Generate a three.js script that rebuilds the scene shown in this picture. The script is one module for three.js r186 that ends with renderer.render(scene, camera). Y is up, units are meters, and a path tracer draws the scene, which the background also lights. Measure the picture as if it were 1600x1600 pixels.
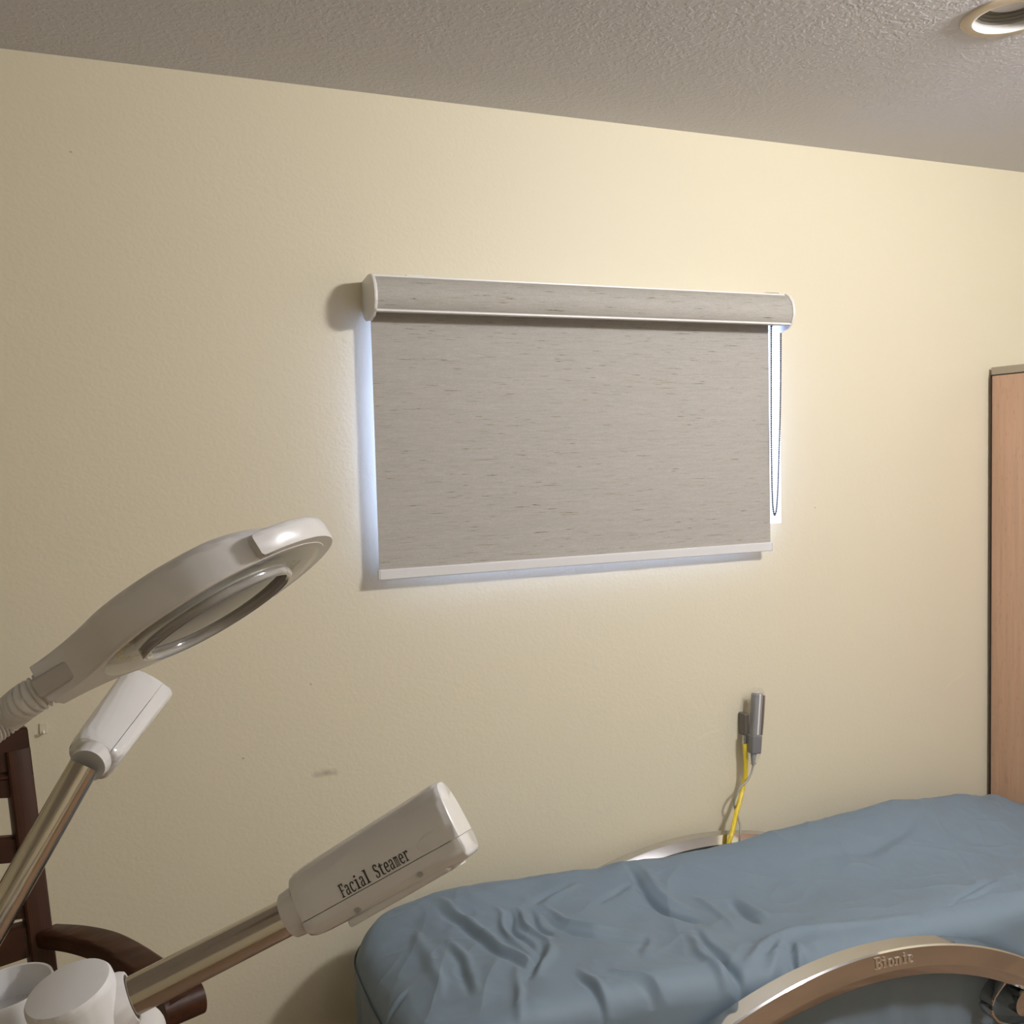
import * as THREE from 'three';
import { RoundedBoxGeometry } from 'three/addons/geometries/RoundedBoxGeometry.js';
import { TextGeometry } from 'three/addons/geometries/TextGeometry.js';
import { FontLoader } from 'three/addons/loaders/FontLoader.js';
import { mergeGeometries, toCreasedNormals } from 'three/addons/utils/BufferGeometryUtils.js';
import { RectAreaLightUniformsLib } from 'three/addons/lights/RectAreaLightUniformsLib.js';

// ---------------------------------------------------------------- camera, sky, lights, exposure
// x runs along the window wall, z comes out of it (wall face at z = 0), metres
RectAreaLightUniformsLib.init();
const scene = new THREE.Scene();
const camera = new THREE.PerspectiveCamera(2 * Math.atan(800 / 1500) * 180 / Math.PI, 1, 0.05, 50);
{
  const ex = new THREE.Vector3(0.9243, -0.026, 0.3807), ez = new THREE.Vector3(-0.3788, 0.059, 0.9236);
  const ey = new THREE.Vector3().crossVectors(ez, ex).normalize(); ex.crossVectors(ey, ez).normalize();
  camera.quaternion.setFromRotationMatrix(new THREE.Matrix4().makeBasis(ex, ey, ez.normalize()));
  camera.position.set(0, 1.56, 2.313);
}
const renderer = new THREE.WebGLRenderer({ antialias: true });
renderer.toneMapping = THREE.LinearToneMapping;
renderer.toneMappingExposure = 1.0;
renderer.shadowMap.enabled = true;
scene.background = new THREE.Color().setRGB(0.43, 0.56, 1.0);   // overcast daylight behind the blind
scene.backgroundIntensity = 16;
const LAMP = { at: [1.86, 2.40, 1.8], intensity: 11.8, color: new THREE.Color().setRGB(1.0, 0.985, 0.985) };  // ceiling lamp out of view, placed to light the wall with the blind
const LAMP2 = { at: [0.7, 2.40, 3.2], intensity: 0.7, color: LAMP.color };  // added fill lamp behind the viewer, brightens fronts and the lower left wall
const SPOT = { at: [1.752, 2.44, 0.832], intensity: 0.07 };
const ROOM = { x0: -2.1, x1: 3.25, z1: 4.0, h: 2.44 };  // left and front walls out of view, spaced to set the bounced light

// ---------------------------------------------------------------- helpers
const V = (x, y, z) => new THREE.Vector3(x, y, z);
function rng(seed) { let s = seed >>> 0; return () => { s = (s + 0x6D2B79F5) >>> 0; let t = Math.imul(s ^ (s >>> 15), 1 | s); t = (t + Math.imul(t ^ (t >>> 7), 61 | t)) ^ t; return ((t ^ (t >>> 14)) >>> 0) / 4294967296; }; }
function hash2(i, j, s) { let h = Math.imul(i, 374761393) ^ Math.imul(j, 668265263) ^ Math.imul(s, 2147483647); h = Math.imul(h ^ (h >>> 13), 1274126177); return ((h ^ (h >>> 16)) >>> 0) / 4294967296; }
function vnoise(x, y, s = 1, px = 0, py = 0) {                      // value noise, optionally periodic
  const i = Math.floor(x), j = Math.floor(y), u = x - i, v = y - j, a = u * u * (3 - 2 * u), b = v * v * (3 - 2 * v);
  const w = (k, p) => (p ? ((k % p) + p) % p : k);
  const h = (p, q) => hash2(w(p, px), w(q, py), s);
  return (h(i, j) * (1 - a) + h(i + 1, j) * a) * (1 - b) + (h(i, j + 1) * (1 - a) + h(i + 1, j + 1) * a) * b;
}
function dataTexture(w, h, fn, srgb = false) {
  const d = new Uint8Array(w * h * 4);
  for (let j = 0; j < h; j++) for (let i = 0; i < w; i++) {
    const c = fn(i, j), k = (j * w + i) * 4;
    if (typeof c === 'number') { d[k] = d[k + 1] = d[k + 2] = Math.max(0, Math.min(255, c * 255)); } else { d[k] = c[0]; d[k + 1] = c[1]; d[k + 2] = c[2]; }
    d[k + 3] = 255;
  }
  const t = new THREE.DataTexture(d, w, h); t.magFilter = THREE.LinearFilter; t.minFilter = THREE.LinearMipmapLinearFilter; t.generateMipmaps = true;
  t.wrapS = t.wrapT = THREE.RepeatWrapping; if (srgb) t.colorSpace = THREE.SRGBColorSpace; t.needsUpdate = true; return t;
}
const taken = new Map();
function numbered(n) { const k = taken.get(n) ?? 0; taken.set(n, k + 1); return k ? n + '_' + String(k).padStart(3, '0') : n; }
function shade(o) { o.castShadow = true; o.receiveShadow = true; return o; }
function part(name, geo, mat, parent) { const m = shade(new THREE.Mesh(geo, mat)); m.name = name; parent.add(m); return m; }
function thing(name, label, category, at = [0, 0, 0], group) {
  const o = new THREE.Group(); o.name = numbered(name); o.position.set(...at); o.userData = { label, category }; if (group) o.userData.group = group;
  scene.add(o); return o;
}
function struct(name, geo, mat) { const m = shade(new THREE.Mesh(geo, mat)); m.name = name; m.userData.kind = 'structure'; scene.add(m); return m; }
const std = (r, g, b, rough = 0.6, more = {}) => new THREE.MeshPhysicalMaterial({ color: new THREE.Color().setRGB(r, g, b), roughness: rough, ...more });
function box(x0, y0, z0, x1, y1, z1, r = 0) {
  const g = r ? new RoundedBoxGeometry(x1 - x0, y1 - y0, z1 - z0, 3, r) : new THREE.BoxGeometry(x1 - x0, y1 - y0, z1 - z0);
  return g.translate((x0 + x1) / 2, (y0 + y1) / 2, (z0 + z1) / 2);
}
function join(list) { return mergeGeometries(list.map((g) => { g = g.index ? g.toNonIndexed() : g; for (const k of Object.keys(g.attributes)) if (!['position', 'normal', 'uv'].includes(k)) g.deleteAttribute(k); return g; })); }
// rings: list of closed loops (arrays of Vector3 of one length)
function loft(rings, { cap0 = true, cap1 = true, crease = 0.6, closed = true, smooth = false } = {}) {
  const n = rings[0].length, pos = [], uv = [], idx = [];
  rings.forEach((r, i) => r.forEach((p, j) => { pos.push(p.x, p.y, p.z); uv.push(j / n, i / rings.length); }));
  const m = closed ? n : n - 1;
  for (let i = 0; i + 1 < rings.length; i++) for (let j = 0; j < m; j++) {
    const a = i * n + j, b = i * n + (j + 1) % n, c = a + n, d = b + n; idx.push(a, b, d, a, d, c);
  }
  const fan = (i, flip) => {
    const c = rings[i].reduce((s, p) => s.add(p), V(0, 0, 0)).multiplyScalar(1 / n), k = pos.length / 3; pos.push(c.x, c.y, c.z); uv.push(0.5, 0.5);
    for (let j = 0; j < m; j++) { const a = i * n + j, b = i * n + (j + 1) % n; flip ? idx.push(k, b, a) : idx.push(k, a, b); }
  };
  if (cap0) fan(0, true); if (cap1) fan(rings.length - 1, false);
  const g = new THREE.BufferGeometry(); g.setAttribute('position', new THREE.Float32BufferAttribute(pos, 3)); g.setAttribute('uv', new THREE.Float32BufferAttribute(uv, 2)); g.setIndex(idx);
  if (smooth) { g.computeVertexNormals(); return g; }
  return toCreasedNormals(g, crease);
}
// sweep a closed profile [[side, up], ...] along points; ref fixes the 'up' direction; scale(t) may vary
function sweep(profile, pts, ref = V(0, 1, 0), scale = () => 1, opt = {}) {
  const rings = pts.map((p, i) => {
    const t = V(0, 0, 0).subVectors(pts[Math.min(i + 1, pts.length - 1)], pts[Math.max(i - 1, 0)]).normalize();
    const s = V(0, 0, 0).crossVectors(t, ref).normalize(), u = V(0, 0, 0).crossVectors(s, t), k = scale(i / (pts.length - 1));
    return profile.map(([a, b]) => p.clone().addScaledVector(s, a * k).addScaledVector(u, b * k));
  });
  return loft(rings, opt);
}
function curve(list, n) { const c = new THREE.CatmullRomCurve3(list.map((p) => V(...p)), false, 'centripetal'); c.arcLengthDivisions = Math.max(200, n * 2); return c.getSpacedPoints(n); }
const circle = (r, n = 20) => Array.from({ length: n }, (_, i) => [r * Math.cos(i / n * 2 * Math.PI), r * Math.sin(i / n * 2 * Math.PI)]);
function roundRect(w, h, r, k = 5) {                                // half sizes
  const out = []; [[1, 1], [-1, 1], [-1, -1], [1, -1]].forEach(([sx, sy], q) => { for (let i = 0; i <= k; i++) { const a = (q + i / k) * Math.PI / 2; out.push([sx * (w - r) + r * Math.cos(a), sy * (h - r) + r * Math.sin(a)]); } });
  return out;
}
function tube(pts, r, n = 14, opt) { return sweep(circle(r, n), pts, Math.abs(pts[0].clone().sub(pts[pts.length - 1]).normalize().y) > 0.8 ? V(0.3, 0, 1) : V(0, 1, 0), undefined, { crease: 1.2, ...opt }); }
function rod(a, b, r, n = 18, r2 = r) {                             // cylinder from a to b
  const d = V(0, 0, 0).subVectors(b, a), g = new THREE.CylinderGeometry(r2, r, d.length(), n);
  g.translate(0, d.length() / 2, 0).applyQuaternion(new THREE.Quaternion().setFromUnitVectors(V(0, 1, 0), d.normalize())); return g.translate(a.x, a.y, a.z);
}
function basis(x, y, z, o) { return new THREE.Matrix4().makeBasis(x, y, z).setPosition(o); }

// ---------------------------------------------------------------- materials
const orange = dataTexture(512, 512, (i, j) => {                   // roller stipple of the painted walls, tile 0.4 m
  const u = i / 512, v = j / 512; return 0.5 * vnoise(u * 70, v * 70, 3, 70, 70) + 0.3 * vnoise(u * 34, v * 34, 5, 34, 34) + 0.2 * vnoise(u * 130, v * 130, 8, 130, 130);
});
const knock = dataTexture(1024, 1024, (i, j) => {                  // knocked down ceiling texture, tile 0.8 m
  const u = i / 1024, v = j / 1024, a = vnoise(u * 90, v * 90, 11, 90, 90) * 0.6 + vnoise(u * 180, v * 180, 13, 180, 180) * 0.4;
  const m = vnoise(u * 12, v * 12, 17, 12, 12); const t = Math.max(0, Math.min(1, (a - 0.46) * 6)); return t * (0.55 + 0.45 * m) + 0.15 * vnoise(u * 300, v * 300, 19, 300, 300);
});
const M = {
  plastic: std(0.62, 0.61, 0.61, 0.32, { clearcoat: 0.25, clearcoatRoughness: 0.25 }),
  plasticGloss: std(0.66, 0.655, 0.66, 0.18, { clearcoat: 0.6, clearcoatRoughness: 0.1 }),
  plasticMatt: std(0.64, 0.635, 0.635, 0.5),
  print: std(0.03, 0.03, 0.035, 0.6),
  chrome: std(0.58, 0.57, 0.56, 0.07, { metalness: 1 }),
  chromeDull: std(0.62, 0.62, 0.62, 0.25, { metalness: 1 }),
  black: std(0.015, 0.015, 0.016, 0.6),
  white: std(0.80, 0.79, 0.78, 0.4),
  clear: std(0.97, 0.97, 0.97, 0.06, { transmission: 1, thickness: 0, ior: 1.45 }),
};

// ---------------------------------------------------------------- the room
const WX0 = ROOM.x0, WX1 = ROOM.x1, WW = WX1 - WX0;
const WIN = { x0: 0.628, x1: 1.806, y0: 1.340, y1: 1.90 };
function wallMap() {
  const W = 2048, Hh = 1024, cv = document.createElement('canvas'); cv.width = W; cv.height = Hh; const g = cv.getContext('2d');
  g.fillStyle = 'rgb(226,218,194)'; g.fillRect(0, 0, W, Hh);
  const X = (x) => (x - WX0) / WW * W, Y = (y) => (1 - y / ROOM.h) * Hh, k = W / WW;
  const line = (pts, w, col) => { g.strokeStyle = col; g.lineWidth = w * k; g.lineJoin = 'round'; g.lineCap = 'butt'; g.beginPath(); pts.forEach(([x, y], i) => (i ? g.lineTo(X(x), Y(y)) : g.moveTo(X(x), Y(y)))); g.stroke(); };
  // filler strokes, smudges and specks
  line([[1.50, 0.73], [1.54, 0.745], [1.58, 0.75]], 0.009, 'rgb(230,221,196)');
  line([[2.44, 0.76], [2.48, 0.79], [2.53, 0.81]], 0.008, 'rgb(230,221,196)');
  const r = rng(5);
  for (let i = 0; i < 90; i++) { g.fillStyle = `rgba(120,104,80,${0.012 + 0.016 * r()})`; g.beginPath(); g.ellipse(X(0.437 + (r() - 0.5) * 0.035 + (r() < 0.5 ? 0.012 : -0.01)), Y(0.797 + (r() - 0.5) * 0.012), 2 + 2 * r(), 1.5 + 1.5 * r(), 0, 0, 7); g.fill(); }
  for (const [x, y, s] of [[0.2454, 0.861, 0.003], [-0.06, 2.239, 0.002], [0.41, 1.02, 0.0015], [1.93, 1.38, 0.002]]) { g.fillStyle = 'rgb(120,104,78)'; g.fillRect(X(x) - s * k / 2, Y(y) - s * k / 2, Math.max(1, s * k), Math.max(1, s * k)); }
  const t = new THREE.CanvasTexture(cv); t.colorSpace = THREE.SRGBColorSpace; t.wrapS = t.wrapT = THREE.RepeatWrapping; return t;
}
const rep = (t, a, b) => { const c = t.clone(); c.repeat.set(a, b); c.needsUpdate = true; return c; };
const wallMain = std(1, 1, 1, 0.55, { map: wallMap(), bumpMap: rep(orange, WW / 0.4, ROOM.h / 0.4), bumpScale: 0.00035 });
const wallPlain = std(0.76, 0.70, 0.53, 0.6);
const ceilMat = std(0.65, 0.65, 0.685, 0.8, { bumpMap: rep(knock, 1 / 0.8, 1 / 0.8), bumpScale: 0.0008 });
{
  const s = new THREE.Shape(); s.moveTo(WX0, 0); s.lineTo(WX1, 0); s.lineTo(WX1, ROOM.h); s.lineTo(WX0, ROOM.h); s.closePath();
  const h = new THREE.Path(); h.moveTo(WIN.x0, WIN.y0); h.lineTo(WIN.x0, WIN.y1); h.lineTo(WIN.x1, WIN.y1); h.lineTo(WIN.x1, WIN.y0); h.closePath(); s.holes.push(h);
  const g = new THREE.ExtrudeGeometry(s, { depth: 0.14, bevelEnabled: false }).translate(0, 0, -0.14), p = g.attributes.position, u = g.attributes.uv;
  for (let i = 0; i < p.count; i++) u.setXY(i, (p.getX(i) - WX0) / WW, p.getY(i) / ROOM.h);
  struct('wall_back', g, wallMain);
  struct('wall_left', box(WX0 - 0.12, 0, -0.14, WX0, ROOM.h, ROOM.z1 + 0.12), wallPlain);
  struct('wall_right', box(WX1, 0, -0.14, WX1 + 0.12, ROOM.h, ROOM.z1 + 0.12), wallPlain);
  struct('wall_front', box(WX0, 0, ROOM.z1, WX1, ROOM.h, ROOM.z1 + 0.12), wallPlain);
}
{
  const s = new THREE.Shape(); const a = WX0 - 0.12, b = WX1 + 0.12, c = -0.14, d = ROOM.z1 + 0.12;
  s.moveTo(a, -c); s.lineTo(a, -d); s.lineTo(b, -d); s.lineTo(b, -c); s.closePath();
  const h = new THREE.Path(); h.absarc(SPOT.at[0], -SPOT.at[2], 0.082, 0, Math.PI * 2, true); s.holes.push(h);
  const g = new THREE.ExtrudeGeometry(s, { depth: 0.16, bevelEnabled: false, curveSegments: 48 }).rotateX(-Math.PI / 2).translate(0, ROOM.h, 0);
  struct('ceiling', g, ceilMat);
  const grain = dataTexture(512, 512, (i, j) => { const u = i / 512, v = j / 512, n = 0.6 * vnoise(u * 6, v * 90, 31, 6, 90) + 0.4 * vnoise(u * 18, v * 240, 33, 18, 240); return [110 + 50 * n, 88 + 42 * n, 70 + 34 * n]; }, true);
  const fl = struct('floor', box(WX0 - 0.12, -0.1, -0.14, WX1 + 0.12, 0, ROOM.z1 + 0.12), std(1, 1, 1, 0.4, { map: rep(grain, 3, 4) }));
}
{ // the window behind the blind
  const w = new THREE.Group(); w.name = 'window_1'; w.userData.kind = 'structure'; scene.add(w);
  const { x0, x1, y0, y1 } = WIN, f = 0.035, z0 = -0.125, z1 = -0.085;
  part('window_frame', join([box(x0, y0, z0, x1, y0 + f, z1), box(x0, y1 - f, z0, x1, y1, z1), box(x0, y0 + f, z0, x0 + f, y1 - f, z1), box(x1 - f, y0 + f, z0, x1, y1 - f, z1), box((x0 + x1) / 2 - 0.02, y0 + f, z0, (x0 + x1) / 2 + 0.02, y1 - f, z1)]), M.white, w);
  for (const [a, b] of [[x0 + f, (x0 + x1) / 2 - 0.02], [(x0 + x1) / 2 + 0.02, x1 - f]]) part('pane', box(a, y0 + f, -0.107, b, y1 - f, -0.103), std(0.98, 0.99, 1, 0.0, { transmission: 1, thickness: 0 }), w);
}

// ---------------------------------------------------------------- lamps
for (const [K, label] of [[LAMP, 'round flat white ceiling lamp out of view, placed to light the wall with the blind'], [LAMP2, 'added round fill lamp on the ceiling behind the viewer']]) {
  const [x, y, z] = K.at, o = thing('unseen_ceiling_lamp', label, 'lamp', [x, ROOM.h, z], 'unseen flat ceiling lamps');
  part('base_plate', new THREE.CylinderGeometry(0.14, 0.14, 0.015, 40).translate(0, -0.0075, 0), M.white, o);
  const pr = []; for (let i = 0; i <= 14; i++) { const a = i / 14 * Math.PI / 2; pr.push(new THREE.Vector2(0.13 * Math.cos(a) + 1e-4, -0.016 - 0.05 * Math.sin(a))); }
  part('lamp_shade', new THREE.LatheGeometry(pr, 40), std(0.9, 0.88, 0.84, 0.5, { emissive: K.color, emissiveIntensity: 1.5 }), o);
  const l = new THREE.PointLight(K.color, K.intensity); l.position.set(0, -0.045, 0); l.castShadow = true; l.shadow.radius = 6; o.add(l);
}
{ // recessed downlight
  const [x, y, z] = SPOT.at, o = thing('recessed_downlight', 'round recessed downlight with beige trim and ridged baffle in the ceiling', 'lamp', [x, y, z]);
  const L = (a, n = 56) => new THREE.LatheGeometry(a.map(([r, h]) => new THREE.Vector2(r, h)), n);
  part('trim_ring', L([[0.0815, 0.004], [0.098, 0.004], [0.099, -0.002], [0.096, -0.005], [0.078, -0.007], [0.0765, -0.004]]), std(0.60, 0.50, 0.36, 0.45), o);
  part('reflector_lip', L([[0.0775, -0.0065], [0.0745, -0.007], [0.073, -0.002], [0.0725, 0.010], [0.0745, 0.0105]]), std(0.85, 0.84, 0.82, 0.3), o);
  const baf = []; for (let i = 0; i < 9; i++) { const h = 0.010 + i * 0.007, r = 0.0728 - i * 0.0012; baf.push([r, h], [r - 0.0028, h + 0.0045], [r - 0.0012, h + 0.007]); }
  part('baffle', toCreasedNormals(L([...baf, [0.062, 0.09], [0.001, 0.09]]), 0.3), std(0.34, 0.33, 0.30, 0.5), o);
  part('bulb', L([[0.030, 0.089], [0.048, 0.050], [0.0525, 0.034], [0.050, 0.027], [0.046, 0.025], [0.030, 0.0235], [0.001, 0.023]]), std(0.55, 0.52, 0.48, 0.35, { emissive: new THREE.Color(1, 0.9, 0.75), emissiveIntensity: 0.04 }), o);
  const l = new THREE.SpotLight(new THREE.Color(1, 0.9, 0.76), SPOT.intensity, 0, 1.15, 0.6); l.position.set(0, 0.016, 0); l.target.position.set(0, -1, 0); l.castShadow = true; o.add(l, l.target);
}

// ---------------------------------------------------------------- roller blind
{
  const X0 = 0.5785, X1 = 1.7325, C0 = 0.572, C1 = 1.766, o = thing('roller_blind', 'grey roller blind with white bottom bar lowered over the window', 'blind', [(X0 + X1) / 2, 1.27, 0]);
  const ox = -(X0 + X1) / 2, oy = -1.27;
  const weave = (seed, W, Hh, wm, hm) => {                          // woven slub cloth: fine horizontal threads with darker slubs
    const r = rng(seed), cv = new Float32Array(W * Hh), tint = new Float32Array(W * Hh);
    for (let j = 0; j < Hh; j++) for (let i = 0; i < W; i++) cv[j * W + i] = 0.36 * (vnoise(i / 26, j / 1.3, seed) - 0.5) + 0.4 * (vnoise(i / 5, j / 1.1, seed + 1) - 0.5) + 0.2 * (vnoise(i / 90, j / 6, seed + 2) - 0.5);
    const n = Math.round(wm * hm * 1000);
    for (let q = 0; q < n; q++) {
      const cx = r() * W, cy = Math.floor(r() * Hh), len = (0.010 + 0.030 * r() * r()) / wm * W, dark = 0.9 + 3.0 * r() * r(), g = r(), th = r() < 0.55 ? 2 : 1;
      for (let i = -len; i <= len; i++) { const x = Math.round(cx + i); if (x < 0 || x >= W) continue; const f = Math.pow(1 - Math.abs(i) / len, 0.8) * dark * (0.5 + 0.8 * vnoise(x / 5, cy, 77)); for (let t = 0; t < th; t++) { const y = Math.min(Hh - 1, cy + t); cv[y * W + x] -= f * 0.75; tint[y * W + x] += f * g; } }
    }
    return dataTexture(W, Hh, (i, j) => { const v = cv[j * W + i], t = Math.min(1, tint[j * W + i]); const b = 176 + 26 * Math.max(-3.2, v); return [b + 2 + 5 * t, b - 2 + 4 * t, b - 8 - 9 * t]; }, true);
  };
  const mapA = weave(101, 1536, 768, X1 - X0, 0.62), mapB = weave(202, 1536, 96, C1 - C0, 0.1);
  const cloth = std(1, 1, 1, 0.75, { map: mapA });
  // hanging cloth, front at z = 0.061
  part('shade_fabric', box(X0 + ox, 1.284 + oy, 0.0436, X1 + ox, 1.945 + oy, 0.0450), cloth, o);
  part('white_lining', box(X0 + 0.0004 + ox, 1.284 + oy, 0.0430, X1 - 0.0004 + ox, 1.945 + oy, 0.0435), std(0.82, 0.82, 0.82, 0.7), o);  // unseen back layer, bounces window light onto the wall around the blind
  part('bottom_bar', box(X0 - 0.001 + ox, 1.2655 + oy, 0.0385, X1 + 0.003 + ox, 1.291 + oy, 0.0505, 0.003), std(0.74, 0.74, 0.76, 0.4), o);
  for (const s of [0, 1]) part('bar_end_cap', box((s ? X1 + 0.003 : X0 - 0.003) + ox, 1.266 + oy, 0.039, (s ? X1 + 0.005 : X0 - 0.001) + ox, 1.2905 + oy, 0.050, 0.0008), M.white, o);
  // cassette
  const prof = [[0.004, 1.986], [0.060, 1.991], [0.082, 1.989], [0.098, 1.981], [0.110, 1.966], [0.116, 1.948], [0.116, 1.930], [0.110, 1.914], [0.104, 1.906]];
  const strip = (pr, a, b) => { // open sheet lofted in x, uv along x / profile
    const pos = [], uv = [], idx = []; pr.forEach(([z, y], i) => { for (const x of [a, b]) { pos.push(x + ox, y + oy, z); uv.push(x === a ? 0 : 1, 1 - i / (pr.length - 1)); } });
    for (let i = 0; i + 1 < pr.length; i++) idx.push(2 * i, 2 * i + 2, 2 * i + 3, 2 * i, 2 * i + 3, 2 * i + 1);
    const g = new THREE.BufferGeometry(); g.setAttribute('position', new THREE.Float32BufferAttribute(pos, 3)); g.setAttribute('uv', new THREE.Float32BufferAttribute(uv, 2)); g.setIndex(idx); g.computeVertexNormals(); return g;
  };
  part('cassette_fabric', strip([[0.084, 1.9885], [0.099, 1.981], [0.111, 1.966], [0.117, 1.948], [0.117, 1.930], [0.111, 1.914], [0.107, 1.9095]], C0 + 0.006, C1 - 0.006), std(1, 1, 1, 0.75, { map: mapB, side: THREE.DoubleSide }), o);
  const shell = prof.map(([z, y]) => V(0, y + oy, z)), inner = prof.slice().reverse().map(([z, y]) => V(0, y - 0.004 + oy, z - 0.004));
  const loop = [...shell, ...inner];
  part('cassette_shell', loft([C0 + 0.004, C1 - 0.004].map((x) => loop.map((p) => V(x + ox, p.y, Math.max(0.001, p.z)))), { crease: 0.3 }), M.white, o);
  part('cassette_edge', box(C0 + 0.004 + ox, 1.9035 + oy, 0.098, C1 - 0.004 + ox, 1.908 + oy, 0.1095, 0.001), M.white, o);
  part('cassette_top_edge', box(C0 + 0.004 + ox, 1.9875 + oy, 0.074, C1 - 0.004 + ox, 1.9925 + oy, 0.0845, 0.001), M.white, o);
  const capShape = new THREE.Shape(); [[0.001, 1.987], [0.06, 1.9935], [0.083, 1.992], [0.100, 1.9835], [0.113, 1.967], [0.119, 1.948], [0.119, 1.928], [0.111, 1.909], [0.092, 1.895], [0.06, 1.889], [0.03, 1.891], [0.012, 1.900], [0.001, 1.918]].forEach(([z, y], i) => (i ? capShape.lineTo(-z, y + oy) : capShape.moveTo(-z, y + oy)));
  for (const [a, w] of [[C0 - 0.002, 0.008], [C1 - 0.006, 0.008]]) part('end_cap', toCreasedNormals(new THREE.ExtrudeGeometry(capShape, { depth: w - 0.003, bevelEnabled: true, bevelSize: 0.0015, bevelThickness: 0.0015, bevelSegments: 2 }).rotateY(Math.PI / 2).translate(a + 0.0015 + ox, 0, 0), 0.5), M.white, o);
  part('roller_tube', rod(V(C0 + 0.02 + ox, 1.943 + oy, 0.04), V(C1 - 0.02 + ox, 1.943 + oy, 0.04), 0.019, 20), M.chromeDull, o);
  for (const x of [0.66, 1.70]) part('mounting_clip', box(x + ox, 1.9915 + oy, 0.03, x + 0.045 + ox, 1.9965 + oy, 0.078, 0.001), x < 1 ? M.white : M.chromeDull, o);
  // control chain
  const ch = thing('bead_chain', 'fine steel bead chain loop hanging at the right of the blind', 'chain', [1.755, 1.45, 0.06]), c = [];
  const cp = curve([[1.7375, 1.905, 0.052], [1.7355, 1.75, 0.052], [1.734, 1.55, 0.052], [1.7355, 1.42, 0.052], [1.738, 1.385, 0.052], [1.743, 1.3685, 0.051], [1.7485, 1.376, 0.05], [1.754, 1.414, 0.05], [1.762, 1.56, 0.05], [1.768, 1.70, 0.05], [1.7725, 1.905, 0.05]], 170);
  const bead = new THREE.IcosahedronGeometry(0.0031, 1);
  for (const p of cp) c.push(bead.clone().translate(p.x - 1.755, p.y - 1.45, p.z - 0.06));
  part('beads', join(c), std(0.09, 0.085, 0.08, 0.45), ch).userData.kind = 'stuff';
  part('chain_cord', tube(cp.map((p) => V(p.x - 1.755, p.y - 1.45, p.z - 0.06)), 0.0012, 6), std(0.09, 0.085, 0.08, 0.45), ch);
  part('chain_guard', box(1.735 + ox, 1.907 + oy, 0.02, 1.759 + ox, 1.94 + oy, 0.085, 0.004), M.plastic, o);
}

// ---------------------------------------------------------------- cabinet
{
  const o = thing('cabinet', 'tall beech wood cabinet with grey top standing in the right corner', 'cabinet', [2.94, 0, 0.32]);
  const W = 256, beech = dataTexture(W, 1024, (i, j) => { const n = 0.5 * vnoise(i / 5, j / 130, 41) + 0.3 * vnoise(i / 2, j / 60, 43) + 0.25 * vnoise(i / 40, j / 300, 44); const f = vnoise(i / 1.5, j / 14, 45) > 0.8 ? -8 : 0; const b = n * 20 - 10 + f; return [208 + b, 170 + b * 0.95, 142 + b * 0.9]; }, true);
  const wood = std(1, 1, 1, 0.5, { map: beech }), x0 = -0.309, x1 = 0.305, z0 = -0.305, z1 = 0.29;
  part('side_panel', box(x0, 0.06, z0 + 0.003, x0 + 0.018, 1.775, z1), wood, o);
  part('side_panel', box(x1 - 0.018, 0.06, z0, x1, 1.775, z1), wood, o);
  part('back_panel', box(x0 + 0.018, 0.06, z0, x1 - 0.018, 1.775, z0 + 0.01), wood, o);
  part('floor_panel', box(x0 + 0.018, 0.06, z0 + 0.01, x1 - 0.018, 0.08, z1), wood, o);
  for (let k = 1; k < 5; k++) part('shelf', box(x0 + 0.018, 0.06 + k * 0.34, z0 + 0.01, x1 - 0.018, 0.078 + k * 0.34, z1 - 0.02), wood, o);
  part('top_gap_shade', box(x0 + 0.002, 1.775, z0, x1 - 0.002, 1.7785, z1), M.black, o);  // black strip in place of the shaded gap under the top
  part('back_gap_shade', box(x0 - 0.003, 0.06, z0, x0, 1.7785, z0 + 0.0028), M.black, o);  // black strip in place of the shadow gap along the wall
  part('top_panel', box(x0 - 0.001, 1.7785, z0, x1, 1.803, z1 + 0.02, 0.002), std(0.42, 0.36, 0.27, 0.45), o);
  part('plinth', box(x0 + 0.02, 0, z0 + 0.02, x1 - 0.02, 0.06, z1 - 0.03), M.black, o);
  for (const s of [0, 1]) { const a = s ? 0.001 : x0, d = part('door', box(a, 0.062, z1 + 0.001, s ? x1 : -0.001, 1.773, z1 + 0.019, 0.002), wood, o); part('handle', box(s ? 0.03 : -0.045, 0.9, z1 + 0.02, s ? 0.045 : -0.03, 1.05, z1 + 0.04, 0.005), M.chromeDull, d); }
}

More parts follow.
